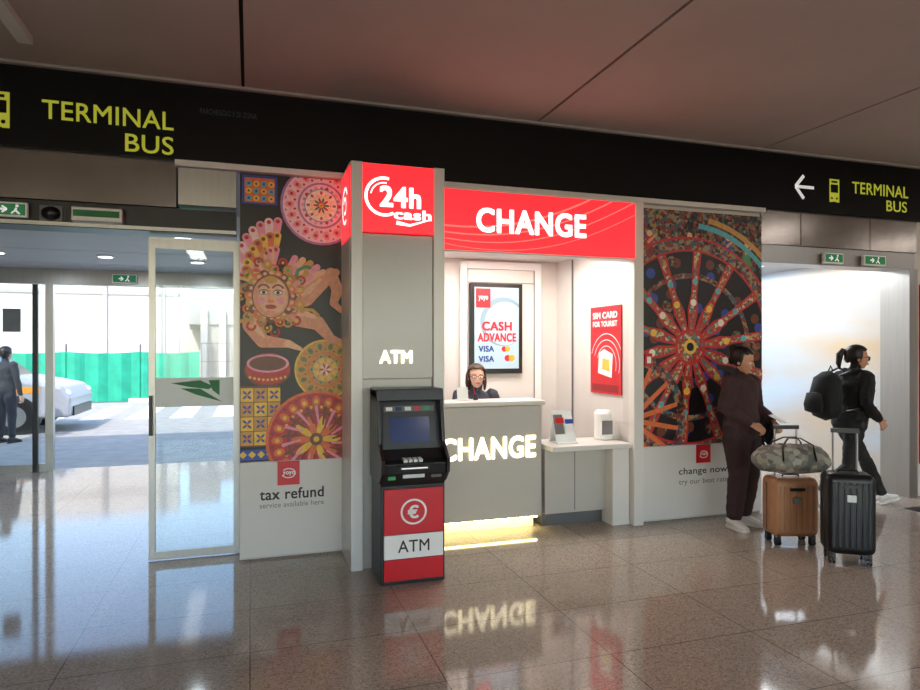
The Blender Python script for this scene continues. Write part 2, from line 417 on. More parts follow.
# ================================================================= POSTERS
def pal(*cs): return [M('ink_%d_%d_%d'%c,C(*c),.35,var=.12,vs=30) for c in cs]
iBLK,iRED,iPNK,iYEL,iBLU,iWHT,iGRN,iORG,iTAN,iBRN,iCYN=pal((26,20,24),(190,45,50),(232,150,170),(235,190,70),(50,75,160),(240,230,215),(70,140,85),(220,110,60),(232,178,142),(110,58,40),(90,175,190))
iPALE,iGOLD,iLIL,iSKN=pal((240,205,210),(205,150,70),(170,120,180),(222,150,118))
def plate(a,x,z,r,c1,c2,c3,c4,c5,n=14):
    a.disc(x,z,r,c1); a.disc(x,z,r*.94,c2)
    for i in range(n):
        t=2*math.pi*i/n; cx,cz=x+r*.77*math.cos(t),z+r*.77*math.sin(t)
        a.disc(cx,cz,r*.115,c3,rz=r*.08,n=12,rot=t); a.disc(cx,cz,r*.045,c5,n=8)
        t+=math.pi/n; a.disc(x+r*.88*math.cos(t),z+r*.88*math.sin(t),r*.03,c4,n=6); a.disc(x+r*.66*math.cos(t),z+r*.66*math.sin(t),r*.035,c5,n=6)
    a.disc(x,z,r*.58,c4); a.disc(x,z,r*.53,c2)
    for i in range(10):
        t=2*math.pi*i/10; a.disc(x+r*.30*math.cos(t),z+r*.30*math.sin(t),r*.2,c3 if i%2 else c5,rz=r*.07,n=12,rot=t); a.disc(x+r*.44*math.cos(t+.3),z+r*.44*math.sin(t+.3),r*.04,c4,n=6)
    a.disc(x,z,r*.13,c4,n=14); a.disc(x,z,r*.06,c5,n=10)
g=group('ceramics_poster',(.3,5.19,1.8))
PX0,PX1=-.072,.69
MB().box(PX0,PX1,5.175,5.199,.745,2.93,iBLK).build('board',g)
a=Art(PX0,PX1,.745,2.93,5.1745)
a.rect(-.06,.2,2.70,2.92,iBLU); a.rect(-.04,.18,2.715,2.90,iORG)
for i in range(4):
    for j in range(3): a.disc(-.01+i*.055,2.745+j*.055,.024,iYEL if (i+j)%2 else iCYN,n=8); a.disc(-.01+i*.055,2.745+j*.055,.01,iBLU,n=6)
plate(a,.53,2.72,.31,iLIL,iPALE,iPNK,iLIL,iRED,18); plate(a,.53,2.72,.13,iCYN,iWHT,iRED,iYEL,iGRN,8)
plate(a,.56,1.44,.235,iYEL,iGOLD,iGRN,iORG,iRED,14); plate(a,.56,1.44,.10,iCYN,iYEL,iRED,iPNK,iWHT,8)
a.disc(.13,1.44,.17,iBRN,rz=.13); a.disc(.13,1.45,.16,iRED,rz=.12); a.disc(.13,1.49,.155,iPNK,rz=.07); a.disc(.13,1.49,.135,iBRN,rz=.055)
for i in range(9): a.disc(.0+i*.032,1.385-.02*math.sin(i*math.pi/8),.011,iYEL,n=6)
a.rect(-.085,.22,.86,1.32,iBRN)
for i in range(3):
    for j in range(4):
        x0=-.068+i*.098;z0=.87+j*.11; a.rect(x0,x0+.092,z0,z0+.104,iYEL if (i+j)%2 else iGOLD)
        for k in range(4):
            t=math.pi/4+k*math.pi/2; a.disc(x0+.046+.022*math.cos(t),z0+.052+.024*math.sin(t),.02,iBLU,rz=.009,n=8,rot=t)
        a.disc(x0+.046,z0+.052,.012,iORG,n=8)
a.rect(-.1,.25,.76,.84,iBLU)
for i in range(5): a.disc(-.05+i*.065,.80,.028,iYEL,n=4)
plate(a,.49,.90,.38,iORG,iRED,iORG,iBRN,iYEL,20)
for i in range(22):
    t=2*math.pi*i/22; a.stroke([(.49+.12*math.cos(t),.90+.12*math.sin(t)),(.49+.26*math.cos(t+.15),.90+.26*math.sin(t+.15))],[.012,.028],iPNK if i%2 else iBRN)
hx,hz=.15,2.00
for row,(L0,cols) in enumerate(((.56,(iPNK,iPALE)),(.44,(iYEL,iORG)),(.32,(iPNK,iTAN)))):
    for i in range(9):
        t=math.radians(78+i*11-row*2); L=L0-.022*i
        a.blob([(hx-.02,hz+.08),(hx-.02+L*.62*math.cos(t),hz+.08+L*.9*math.sin(t))],[.03,.065],cols[i%2])
        a.disc(hx-.02+L*.62*math.cos(t),hz+.08+L*.9*math.sin(t),.016,iBRN if row%2 else iRED,n=8)
for row in range(2):
    for i in range(6):
        t=math.radians(18+i*10); L=.40-.11*row-.012*i
        a.blob([(hx+.05,hz+.06),(hx+.05+L*math.cos(t),hz+.06+L*.75*math.sin(t))],[.03,.05],[iGOLD,iTAN,iPNK][(i+row)%3])
a.blob([(.2,2.0),(.40,2.00),(.54,2.12),(.64,2.20)],[.13,.15,.10,.06],iSKN); a.blob([(.60,2.19),(.65,2.06),(.62,1.96),(.68,1.90)],[.09,.09,.06,.04],iSKN)
a.blob([(.1,1.92),(.01,1.78),(.09,1.66),(.28,1.64)],[.13,.13,.10,.06],iSKN); a.blob([(.28,1.64),(.37,1.60)],[.06,.03],iTAN)
a.blob([(.22,1.92),(.36,1.84),(.50,1.80),(.60,1.68),(.67,1.66)],[.12,.14,.11,.07,.04],iSKN)
a.blob([(.25,1.93),(.36,1.88),(.48,1.85)],[.03,.05,.03],iTAN); a.blob([(.27,2.01),(.42,2.04),(.52,2.14)],[.03,.05,.02],iTAN); a.blob([(.05,1.86),(.04,1.76),(.10,1.69)],[.03,.04,.02],iTAN)
for k in range(5):
    t=math.radians(-20+k*60); bx,bz=hx+.18*math.cos(t),hz+.2*math.sin(t)
    P=[(bx+.035*j*math.cos(t)+.02*math.sin(j*1.7),bz+.035*j*math.sin(t)+.02*math.cos(j*1.7)) for j in range(6)]
    a.blob(P,[.035,.034,.03,.026,.024,.03],iGRN if k%2 else iGOLD); a.disc(P[-1][0],P[-1][1],.006,iRED,n=6)
for i in range(26):
    t=2*math.pi*i/26; r=.19+.03*(i%3)
    x1,z1=hx+r*math.cos(t),hz+r*1.1*math.sin(t)
    a.arc(x1,z1,.03,math.degrees(t)-120,math.degrees(t)+140,.018,[iORG,iGOLD,iRED][i%3],n=10); a.disc(x1,z1,.012,iYEL if i%2 else iGRN,n=8)
for i in range(20):
    t=2*math.pi*i/20; a.disc(hx+.155*math.cos(t),hz+.17*math.sin(t),.036,[iBRN,iORG,iGOLD][i%3],n=12); a.disc(hx+.155*math.cos(t)+.006,hz+.17*math.sin(t)+.006,.015,iTAN,n=8)
a.disc(hx,hz,.140,iBRN,rz=.165); a.disc(hx,hz-.005,.130,iSKN,rz=.155); a.disc(hx+.015,hz+.0,.105,iTAN,rz=.135)
a.disc(hx,hz+.125,.05,iGOLD,rz=.03)
for sx in(-1,1):
    a.disc(hx+sx*.052,hz+.03,.035,iBRN,rz=.022,n=14); a.disc(hx+sx*.052,hz+.028,.030,iWHT,rz=.015,n=14); a.disc(hx+sx*.052,hz+.028,.013,iBLK,n=10)
    a.arc(hx+sx*.052,hz+.045,.042,20,160,.013,iBRN,n=8); a.disc(hx+sx*.07,hz-.035,.028,iPNK,n=12)
a.stroke([(hx-.012,hz+.05),(hx-.014,hz-.03)],[.014,.022],iSKN); a.disc(hx,hz-.038,.026,iORG,rz=.012,n=12); a.disc(hx,hz-.080,.042,iRED,rz=.018,n=14); a.stroke([(hx-.035,hz-.08),(hx+.035,hz-.08)],.004,iBRN); a.disc(hx,hz-.12,.03,iSKN,rz=.012,n=10)
a.build('artwork',g)
g=group('tax_refund_panel',(.3,5.19,.4))
MB().box(PX0,PX1,5.175,5.199,.02,.74,m_white).build('board',g)
MB().box(.20,.365,5.165,5.170,.555,.738,m_red).build('logo_tag',g)
a=Art(.1,.5,.5,.8,5.1645); a.arc(.282,.645,.05,200,500,.008,m_white2,rz=.035); a.build('logo_ring',g)
text('yoyo','logo_text',g,m_white2,.24,.33,.625,.66,5.1645,bold=.02,ext=.0007)
text('tax refund','caption',g,m_dtext,.07,.55,.445,.53,5.1745,bold=.016,ext=.0007)
text('service available here','caption_small',g,m_gtext,.07,.55,.385,.425,5.1745,ext=.0007)
m_wheelpat=cellmat('painted_cart_pattern',[C(40,26,24),C(140,46,40),C(40,60,66),C(140,94,56),C(60,94,96),C(80,36,34),C(135,120,92),C(36,34,44)],34)
m_wheelpat2=cellmat('painted_spoke_pattern',[C(170,54,48),C(190,150,84),C(160,50,44),C(80,130,124),C(176,80,54),C(200,188,155)],40)
m_wheelpat3=cellmat('painted_rim_pattern',[C(130,48,50),C(165,130,80),C(60,98,115),C(140,60,50),C(140,132,116),C(60,40,40)],34)
g=group('cart_wheel_poster',(4.1,5.19,1.8))
QX0,QX1,QZ0,QZ1=3.405,4.79,.70,2.90
MB().box(QX0,QX1,5.175,5.199,QZ0,QZ1,iBLK).build('board',g)
a=Art(QX0,QX1,QZ0,QZ1,5.1745)
a.rect(QX0,QX1,QZ0+1.1,QZ1,m_wheelpat)
a.poly([(QX0,2.9),(4.0,2.9),(3.7,2.5),(QX0,2.3)],m_wheelpat3)
for i in range(6):
    fx=3.5+i*.22; fz=2.62-.06*(i%2)
    a.blob([(fx,fz-.16),(fx+.01,fz)],[.11,.07],[iRED,iBLU,iGRN][i%3]); a.disc(fx+.01,fz+.05,.03,iTAN,n=12); a.blob([(fx,fz-.03),(fx+.08,fz+.04)],[.03,.02],iSKN)
a.arc(3.95,1.62,1.22,20,80,.05,iGOLD); a.arc(3.95,1.62,1.15,15,85,.05,iCYN)
hx,hz=3.95,1.62
a.disc(hx,hz,1.04,iRED,n=64); a.disc(hx,hz,1.02,m_wheelpat3,n=64); a.disc(hx,hz,.92,iRED,n=64); a.disc(hx,hz,.90,iBLK,n=64)
for i in range(60):
    t=random.uniform(0,6.28); r=random.uniform(.25,.85); a.disc(hx+r*math.cos(t),hz+r*math.sin(t),.05,[iBRN,m_wheelpat,iBLU][i%3],n=9)
a.arc(hx,hz,.67,0,360,.05,m_wheelpat3,n=48)
for i in range(14):
    t=2*math.pi*(i+.3)/14; c_,s_=math.cos(t),math.sin(t)
    a.stroke([(hx+.1*c_,hz+.1*s_),(hx+.35*c_,hz+.35*s_),(hx+.5*c_,hz+.5*s_),(hx+.92*c_,hz+.92*s_)],[.05,.12,.065,.10],iRED)
    a.stroke([(hx+.15*c_,hz+.15*s_),(hx+.35*c_,hz+.35*s_),(hx+.5*c_,hz+.5*s_),(hx+.9*c_,hz+.9*s_)],[.02,.075,.035,.06],m_wheelpat2)
    a.disc(hx+.42*c_,hz+.42*s_,.035,iWHT if i%2 else iYEL,n=10); a.disc(hx+.62*c_,hz+.62*s_,.03,iCYN,n=10)
a.disc(hx,hz,.17,iRED); a.disc(hx,hz,.14,m_wheelpat2); a.disc(hx,hz,.07,iYEL); a.disc(hx,hz,.04,iBLK)
a.arc(3.3,.95,.55,-60,90,.09,m_wheelpat3)
for i in range(7):
    t=math.radians(-60+i*25); a.stroke([(3.3,.95),(3.3+.52*math.cos(t),.95+.52*math.sin(t))],[.05,.04],iORG)
a.build('artwork',g)
g=group('change_now_panel',(4.1,5.19,.4))
MB().box(QX0,QX1,5.175,5.199,.02,.695,m_white).build('board',g)
MB().box(4.02,4.18,5.165,5.170,.52,.693,m_red).build('logo_tag',g)
a=Art(4,4.2,.5,.8,5.1645); a.arc(4.10,.60,.045,200,500,.008,m_white2,rz=.032); a.build('logo_ring',g)
text('yoyo','logo_text',g,m_white2,4.06,4.14,.585,.615,5.1645,bold=.02,ext=.0007)
text('change now','caption',g,m_dtext,3.83,4.38,.40,.48,5.1745,bold=.01,ext=.0007)
text('try our best rates','caption_small',g,m_gtext,3.83,4.42,.31,.375,5.1745,bold=.003,ext=.0007)
MB().box(3.30,3.40,5.10,5.197,0,2.93,m_white).build('kiosk_corner_post',bevel=.006)
g=group('fire_call_point',(3.48,5.16,1.5)); MB().box(3.43,3.505,5.12,5.162,1.44,1.56,m_red).build('case',g,bevel=.006); MB().box(3.447,3.488,5.116,5.121,1.47,1.53,m_white2).build('plate',g)

# ================================================================= ATM COLUMN
g=group('atm_column',(1.05,4.9,0))
q=MB(); q.box(.69,.775,4.68,4.76,0,2.955,m_colp); q.box(1.305,1.39,4.68,4.76,0,2.955,m_colp)
q.box(.69,.72,4.76,5.17,0,2.955,m_colp); q.box(1.36,1.39,4.76,5.17,0,2.955,m_colp)
q.box(.69,1.39,4.70,5.17,2.945,2.955,m_white)
q.build('shell',g,bevel=.004)
q=MB(); q.box(.779,1.301,4.70,4.76,1.385,2.44,m_colf); q.box(.779,1.301,4.72,4.76,0,1.38,m_colf); q.build('front_panel',g)
MB().box(.775,1.305,4.672,4.70,2.45,2.945,m_redsign).build('cash_lightbox',g,bevel=.003)
a=Art(.775,1.305,2.45,2.945,4.671)
a.arc(.93,2.71,.135,75,300,.022,m_wsign); a.arc(.93,2.71,.10,80,170,.01,m_wsign)
a.stroke([(1.02,2.525),(1.12,2.51),(1.28,2.56)],[.03,.018,.006],m_wsign)
a.build('swoosh',g)
text('24h','sign_24h',g,m_wsign,.895,1.205,2.635,2.79,4.668,bold=.035,ext=.001)
text('cash','sign_cash',g,m_wsign,1.00,1.285,2.55,2.625,4.668,bold=.035,ext=.001)
MB().box(.684,.69,4.72,5.15,2.42,2.93,m_redsign).build('side_lightbox',g)
a=Art(4.72,5.15,2.42,2.93,.6835,axis='x'); a.arc(4.95,2.68,.13,-120,150,.025,m_wsign); a.arc(4.95,2.68,.06,20,320,.02,m_wsign); a.build('side_swoosh',g)
text('ATM','atm_lit_letters',g,m_warm,.90,1.145,1.495,1.59,4.699,bold=.03,ext=.003)

# ================================================================= ATM
g=group('atm',(1.065,4.5,0))
X0,X1=.84,1.29
q=MB(); q.prism([(4.715,0),(4.40,0),(4.40,.72),(4.715,.72)],X0,X1,'x',m_char)
q.prism([(4.715,.70),(4.40,.70),(4.34,.80),(4.33,.87),(4.40,.885),(4.47,.95),(4.53,1.29),(4.54,1.34),(4.715,1.36)],X0,X1,'x',m_char); q.build('cabinet',g,bevel=.006)
q=MB()
for xx in((X0-.012,X0+.014),(X1-.014,X1+.012)):
    q.prism([(4.715,.72),(4.40,.72),(4.32,.80),(4.31,.90),(4.36,.94),(4.42,1.0),(4.47,1.33),(4.50,1.375),(4.715,1.375)],xx[0],xx[1],'x',m_blk)
q.build('cheeks',g,bevel=.005)
q=MB(); q.prism([(4.715,1.33),(4.46,1.30),(4.47,1.385),(4.715,1.385)],X0-.012,X1+.012,'x',m_blk); q.build('hood',g,bevel=.006)
n=V((0,-(1.29-.95),(4.53-4.47))).normalized()
def on(u,sx): return V((sx,4.47+.06*u,.95+.34*u))+n*.003
def slab(x0,x1,u0,u1,m,name,th=.004):
    p=[on(u0,x0),on(u0,x1),on(u1,x1),on(u1,x0)]; t=[v+n*th for v in p]
    MB().add(p+t,[(0,1,2,3),(4,5,6,7),(0,1,5,4),(1,2,6,5),(2,3,7,6),(3,0,4,7)],m).build(name,g)
slab(.875,1.255,.02,.98,m_blk,'screen_bezel'); slab(.925,1.205,.12,.66,m_screen,'screen',.007)
slab(.885,1.245,.78,.9,m_grey,'card_logo_strip',.006)
for i in range(5): slab(.90+i*.067,.945+i*.067,.8,.88,[m_white2,m_screen,m_frost,m_red,m_exit][i],'card_logo_%d'%i,.008)
q=MB()
for r in range(4):
    for k in range(4): q.box(.985+k*.035,1.012+k*.035,4.345+r*.015,4.355+r*.015,.875,.895+r*.002,m_alu)
q.build('keypad',g)
q=MB(); q.box(.95,1.16,4.325,4.345,.825,.85,m_blk); q.box(.965,1.145,4.322,4.33,.833,.842,m_signw); q.build('cash_slot',g)
q=MB(); q.box(.88,.93,4.352,4.372,.755,.80,m_exit); q.box(1.18,1.25,4.352,4.372,.76,.80,m_grey); q.box(.98,1.13,4.345,4.37,.765,.79,m_alu); q.build('slots',g)
q=MB(); q.box(.86,1.275,4.385,4.40,.36,.68,m_red); q.box(.86,1.275,4.385,4.40,.185,.355,m_white2); q.box(.86,1.275,4.385,4.40,.03,.18,m_red); q.build('front_door',g,bevel=.003)
a=Art(.84,1.3,0,.7,4.384); a.arc(1.065,.515,.085,0,360,.014,m_white2,n=36); a.build('euro_ring',g)
text('\u20ac','euro_symbol',g,m_white2,1.022,1.10,.467,.562,4.384,bold=.03,ext=.001)
text('ATM','door_text',g,m_dtext,.955,1.175,.23,.315,4.384,bold=.006,ext=.001)
g.scale=(1.0,1.1,.955); g.location=(1.062,4.44,0)

# ================================================================= KIOSK
q=MB(); q.box(1.38,1.44,5.35,6.75,0,2.6,m_kwall); q.build('wall_kiosk_left')
q=MB(); q.box(3.34,3.42,5.35,6.75,0,2.6,m_kwall); q.build('wall_kiosk_right')
q=MB(); q.box(1.38,3.42,6.75,6.85,0,2.6,m_kwall); q.build('wall_kiosk_back')
q=MB(); q.box(1.38,3.42,5.36,6.85,2.585,2.66,m_white); q.build('ceiling_kiosk')
q=MB(); q.box(3.33,3.335,6.33,6.36,0,2.585,m_grey); q.build('trim_2')
g=group('change_sign',(2.4,5.1,2.65))
MB().box(1.392,3.285,5.06,5.198,2.41,2.905,m_redsign).build('lightbox',g,bevel=.003)
MB().box(1.392,3.292,5.05,5.198,2.395,2.409,m_trimw).build('frame_lower',g)
MB().box(1.392,3.292,5.05,5.198,2.906,2.925,m_trimw).build('frame_upper',g)
a=Art(1.392,3.285,2.41,2.905,5.059)
for k in range(4):
    a.stroke([(1.5+1.9*i/16-.1*k,2.46+.06*k+.42*(i/16)**1.6-.12*math.sin(i/16*3)) for i in range(17)],.006+.003*k,m_pinkline)
a.build('streaks',g)
text('CHANGE','letters',g,m_wsign,1.775,2.79,2.565,2.77,5.056,bold=.03,ext=.004)
g=group('exchange_counter',(2,5.5,0))
q=MB(); q.box(1.445,2.48,5.30,5.34,.11,1.10,m_cfront); q.box(2.44,2.48,5.34,5.75,.11,1.10,m_cfront); q.build('front_panel',g,bevel=.012)
q=MB(); q.box(1.445,2.50,5.26,5.60,1.105,1.145,m_white); q.build('high_top',g,bevel=.01)
q=MB(); q.box(1.445,2.435,5.345,5.82,.80,.835,m_white); q.build('desk',g)
q=MB(); q.box(1.445,2.44,5.40,5.44,0,.11,m_white); q.build('plinth',g)
q=MB(); q.box(1.47,2.44,5.315,5.335,.100,.109,m_led); q.build('led_strip',g)
text('CHANGE','lit_letters',g,m_warm,1.54,2.42,.64,.835,5.299,bold=.026,ext=.004)
g=group('side_counter',(2.95,5.4,0))
q=MB(); q.box(2.505,3.295,5.13,5.62,.70,.745,m_white); q.build('top',g,bevel=.006)
q=MB(); q.box(2.51,3.12,5.30,5.60,.12,.70,m_cfront); q.box(2.51,3.12,5.36,5.58,0,.12,m_grey); q.box(2.805,2.81,5.297,5.30,.14,.68,m_grey); q.build('cabinet',g)
q=MB(); q.box(3.12,3.295,5.17,5.60,0,.70,m_white); q.build('pedestal',g,bevel=.004)
g=group('door_6',(2.65,6.72,0))
q=MB()
q.box(2.17,2.25,6.70,6.75,0,2.56,m_white2); q.box(3.05,3.13,6.70,6.75,0,2.56,m_white2); q.box(2.25,3.05,6.70,6.75,2.48,2.56,m_white2); q.build('frame',g,bevel=.004)
q=MB(); q.box(2.255,3.045,6.715,6.745,0,2.475,m_white); q.build('leaf',g)
q=MB(); q.box(2.25,2.258,6.705,6.716,0,2.475,m_grey); q.box(3.042,3.05,6.705,6.716,0,2.475,m_grey); q.box(2.25,3.05,6.705,6.716,2.33,2.335,m_grey); q.build('gaps',g)
g=group('display_screen',(2.57,6.68,1.8))
m_disp=M('display_lit',C(150,170,182),.3,emit=C(170,195,210),es=.5)
MB().box(2.27,2.88,6.66,6.712,1.33,2.32,m_blk).build('bezel',g,bevel=.004)
MB().box(2.315,2.835,6.656,6.66,1.385,2.275,m_disp).build('panel',g)
m_dblue=M('display_blue',C(30,60,130),.4,emit=C(30,60,130),es=.4); m_dred=M('display_red',C(220,30,40),.4,emit=C(220,30,40),es=.4); m_dor=M('display_orange',C(240,150,30),.4,emit=C(240,150,30),es=.4); m_dg=M('display_grey',C(120,145,160),.4,emit=C(130,150,165),es=.4)
a=Art(2.315,2.835,1.385,2.275,6.655)
a.disc(2.65,1.90,.27,m_dg,n=40); a.disc(2.67,1.88,.24,m_disp,n=40); a.rect(2.33,2.50,2.05,2.26,m_dred); a.disc(2.70,1.50,.035,m_dred); a.disc(2.75,1.50,.035,m_dor)
a.disc(2.66,1.60,.03,m_dred); a.disc(2.70,1.60,.03,m_dor)
a.build('graphics',g)
text('CASH','d1',g,m_dred,2.40,2.75,1.80,1.90,6.651,bold=.035,ext=.0007); text('ADVANCE','d2',g,m_dred,2.35,2.80,1.68,1.775,6.651,bold=.035,ext=.0007)
text('VISA','d3',g,m_dblue,2.36,2.54,1.57,1.635,6.651,bold=.035,ext=.0007); text('VISA','d4',g,m_dblue,2.36,2.54,1.46,1.525,6.651,bold=.035,ext=.0007)
text('yoyo','d5',g,m_white2,2.36,2.47,2.12,2.18,6.651,bold=.02,ext=.0007)
g=group('sim_card_poster',(3.335,5.6,1.6))
MB().box(3.322,3.339,5.36,5.93,1.16,2.02,m_red).build('board',g)
text('SIM CARD','s1',g,m_white2,5.88,5.42,1.90,1.965,3.3215,axis='x',bold=.03,ext=.0007)
text('FOR TOURIST','s2',g,m_white2,5.88,5.42,1.82,1.875,3.3215,axis='x',bold=.03,ext=.0007)
a=Art(5.36,5.93,1.16,2.02,3.3215,axis='x'); m_dkred=M('deep_red_ink',C(150,14,30),.4,var=.05)
for r in(.30,.24,.18): a.arc(5.62,1.45,r,20,200,.008,m_white2,n=24)
a.poly([(5.52,1.32),(5.78,1.36),(5.76,1.56),(5.66,1.60),(5.50,1.55)],m_white2); a.poly([(5.56,1.38),(5.70,1.40),(5.69,1.51),(5.56,1.49)],iYEL)
a.rect(5.40,5.90,1.18,1.25,m_dkred); a.build('artwork',g)
g=group('brochure_stand',(2.75,5.35,.745))
R=Matrix.Rotation(math.radians(-18),3,'X')
q=MB(); q.obox((2.72,5.36,.90),(.20,.012,.29),R,m_frost); q.obox((2.72,5.32,.752),(.20,.12,.010),Matrix.Identity(3),m_frost); q.obox((2.72,5.305,.79),(.20,.006,.08),R,m_frost)
q.obox((2.672,5.345,.89),(.085,.012,.23),R,m_gtext); q.obox((2.768,5.342,.885),(.085,.012,.21),R,m_white2); q.obox((2.672,5.337,.95),(.08,.006,.05),R,m_red); q.obox((2.768,5.334,.94),(.08,.006,.04),R,m_dblue)
q.obox((2.72,5.43,.85),(.17,.012,.22),Matrix.Rotation(math.radians(25),3,'X'),m_frost); q.build('stand',g)
g=group('leaflet_dispenser',(3.2,5.45,.75))
q=MB(); q.tube([(3.19,5.46,.75),(3.19,5.46,.99),(3.19,5.46,1.02)],[(.09,.08),(.09,.08),(.065,.06)],m_white2,n=24,cap=.02); q.build('body',g,smooth=False)
q=MB(); q.box(3.12,3.24,5.365,5.385,.78,.90,m_white2); q.box(3.125,3.235,5.36,5.365,.80,.93,m_gtext); q.build('tray',g)
g=group('computer_monitor',(1.66,5.6,.837))
q=MB(); q.box(1.50,1.70,5.66,5.69,1.10,1.40,m_white2); q.box(1.58,1.62,5.69,5.71,.85,1.2,m_grey); q.box(1.52,1.68,5.62,5.76,.837,.855,m_grey); q.build('body',g,bevel=.006)
g=group('document_holder',(1.8,5.45,1.147)); R=Matrix.Rotation(math.radians(-10),3,'X')
q=MB(); q.obox((1.80,5.5,1.205),(.10,.008,.11),R,m_frost); q.obox((1.80,5.49,1.152),(.12,.06,.008),Matrix.Identity(3),m_frost); q.build('holder',g)
g=group('pen_cup',(1.93,5.45,1.147)); q=MB(); q.cyl((1.91,5.46,1.147),(1.91,5.46,1.20),.022,m_char); q.cyl((1.905,5.46,1.18),(1.89,5.46,1.26),.004,m_red,8); q.cyl((1.915,5.46,1.18),(1.93,5.465,1.25),.004,m_dblue,8); q.build('cup',g)
g=group('kiosk_ceiling_light',(2.4,5.95,2.58)); MB().box(1.75,3.05,5.75,6.15,2.568,2.584,m_lamp).build('diffuser',g)
light('lamp','AREA',(2.4,5.95,2.56),25,(1,.93,.85),1.25,.38,parent=g)
g=group('kiosk_downlight',(3.0,5.5,2.58)); q=MB()
for xx in (1.9,2.45,3.0): q.cyl((xx,5.5,2.584),(xx,5.5,2.572),.045,m_lamp)
q.build('lenses',g)
for i,xx in enumerate((1.9,2.45,3.0)): 
    light('spot_%d'%i,'AREA',(xx,5.45,2.565),6,(1,.92,.84),.08,parent=g)

# ================================================================= LUGGAGE
def suitcase(name,x,y,yaw,w,dp,h,m,mw,handle,wheels=True):
    g=group(name,(x,y,0)); T=Matrix.Translation((x,y,0))@Matrix.Rotation(yaw,4,'Z')
    q=MB(); q.box(-w/2,w/2,-dp/2,dp/2,.07,h,m); o=q.build('shell',g,smooth=True,mat=T); bv=o.modifiers.new('b','BEVEL'); bv.width=min(.055,dp*.3); bv.segments=6
    q=MB()
    n=7
    for i in range(n):
        xx=-w/2+.05+(w-.1)*i/(n-1)
        for sy in(-1,1): q.box(xx-.010,xx+.010,sy*(dp/2)-.005,sy*(dp/2)+.005,.13,h-.06,m)
    q.build('ribs',g,bevel=.004,mat=T)
    q=MB(); q.box(-w/2-.002,w/2+.002,-.006,.006,.11,h-.05,mw); q.box(-.06,.06,-dp/2-.012,-dp/2-.002,h-.10,h-.075,mw); q.box(-.03,.03,-dp/2-.011,-dp/2,h-.2,h-.15,m_alu)
    q.tube([(-.07,-.01,h-.005),(-.06,-.01,h+.018),(.06,-.01,h+.018),(.07,-.01,h-.005)],.008,mw,n=8)
    q.build('zip_and_grip',g,mat=T)
    q=MB()
    for sx in(-1,1):
        q.cyl((sx*w*.24,dp*.3,h-.03),(sx*w*.24,dp*.3,handle-.012),.008,m_alu,10)
    q.box(-w*.28,w*.28,dp*.3-.016,dp*.3+.016,handle-.02,handle+.012,mw); q.build('telescopic_handle',g,mat=T)
    q=MB()
    for sx in(-1,1):
        for sy in(-1,1):
            cx,cy=sx*(w/2-.05),sy*(dp/2-.04)
            q.box(cx-.02,cx+.02,cy-.02,cy+.02,.045,.085,mw)
            for o_ in(-.012,.012): q.cyl((cx+o_-.007,cy,.027),(cx+o_+.007,cy,.027),.027,m_blk,16)
    q.build('wheels',g,mat=T)
    return g
m_case1=M('copper_shell',C(165,116,82),.35,.1,var=.08,vs=6,bump=.2,bs=80)
m_case2=M('black_shell',C(18,20,24),.35,.1,var=.1,vs=6)
suitcase('suitcase',4.25,4.28,math.radians(-18),.38,.24,.55,m_case1,m_char,.95)
suitcase('suitcase.001',4.29,3.77,math.radians(-35),.34,.23,.67,m_case2,m_blk,.98)
m_bag=cellmat('patterned_canvas',[C(145,139,128),C(110,109,102),C(162,156,145),C(90,92,88),C(128,122,111)],22,.8)
g=group('duffel_bag',(4.2,4.20,.585))
T=Matrix.Translation((4.16,4.17,.715))@Matrix.Rotation(math.radians(-18),4,'Z')
q=MB(); q.tube([(-.29,0,-.01),(-.24,0,0),(-.1,0,.01),(.1,0,.0),(.24,0,-.01),(.28,0,-.02)],[(.07,.06),(.12,.10),(.13,.125),(.13,.12),(.11,.10),(.06,.05)],m_bag,n=20)
o=q.build('body',g,smooth=True,mat=T); tx=bpy.data.textures.new('bagn','CLOUDS'); tx.noise_scale=.09
sb=o.modifiers.new('s','SUBSURF'); sb.levels=2; sb.render_levels=2
dm=o.modifiers.new('d','DISPLACE'); dm.texture=tx; dm.strength=.05; dm.mid_level=.5
q=MB(); q.tube([(-.13,-.13,0),(-.12,-.10,.12),(-.05,-.04,.17),(.05,-.04,.17),(.12,-.10,.12),(.13,-.13,0)],[(.014,.005)]*6,m_blk,n=8)
q.tube([(-.13,.11,0),(-.12,.09,.12),(-.05,.03,.17),(.05,.03,.17),(.12,.09,.12),(.13,.11,0)],[(.014,.005)]*6,m_blk,n=8); q.build('straps',g,smooth=True,mat=T)

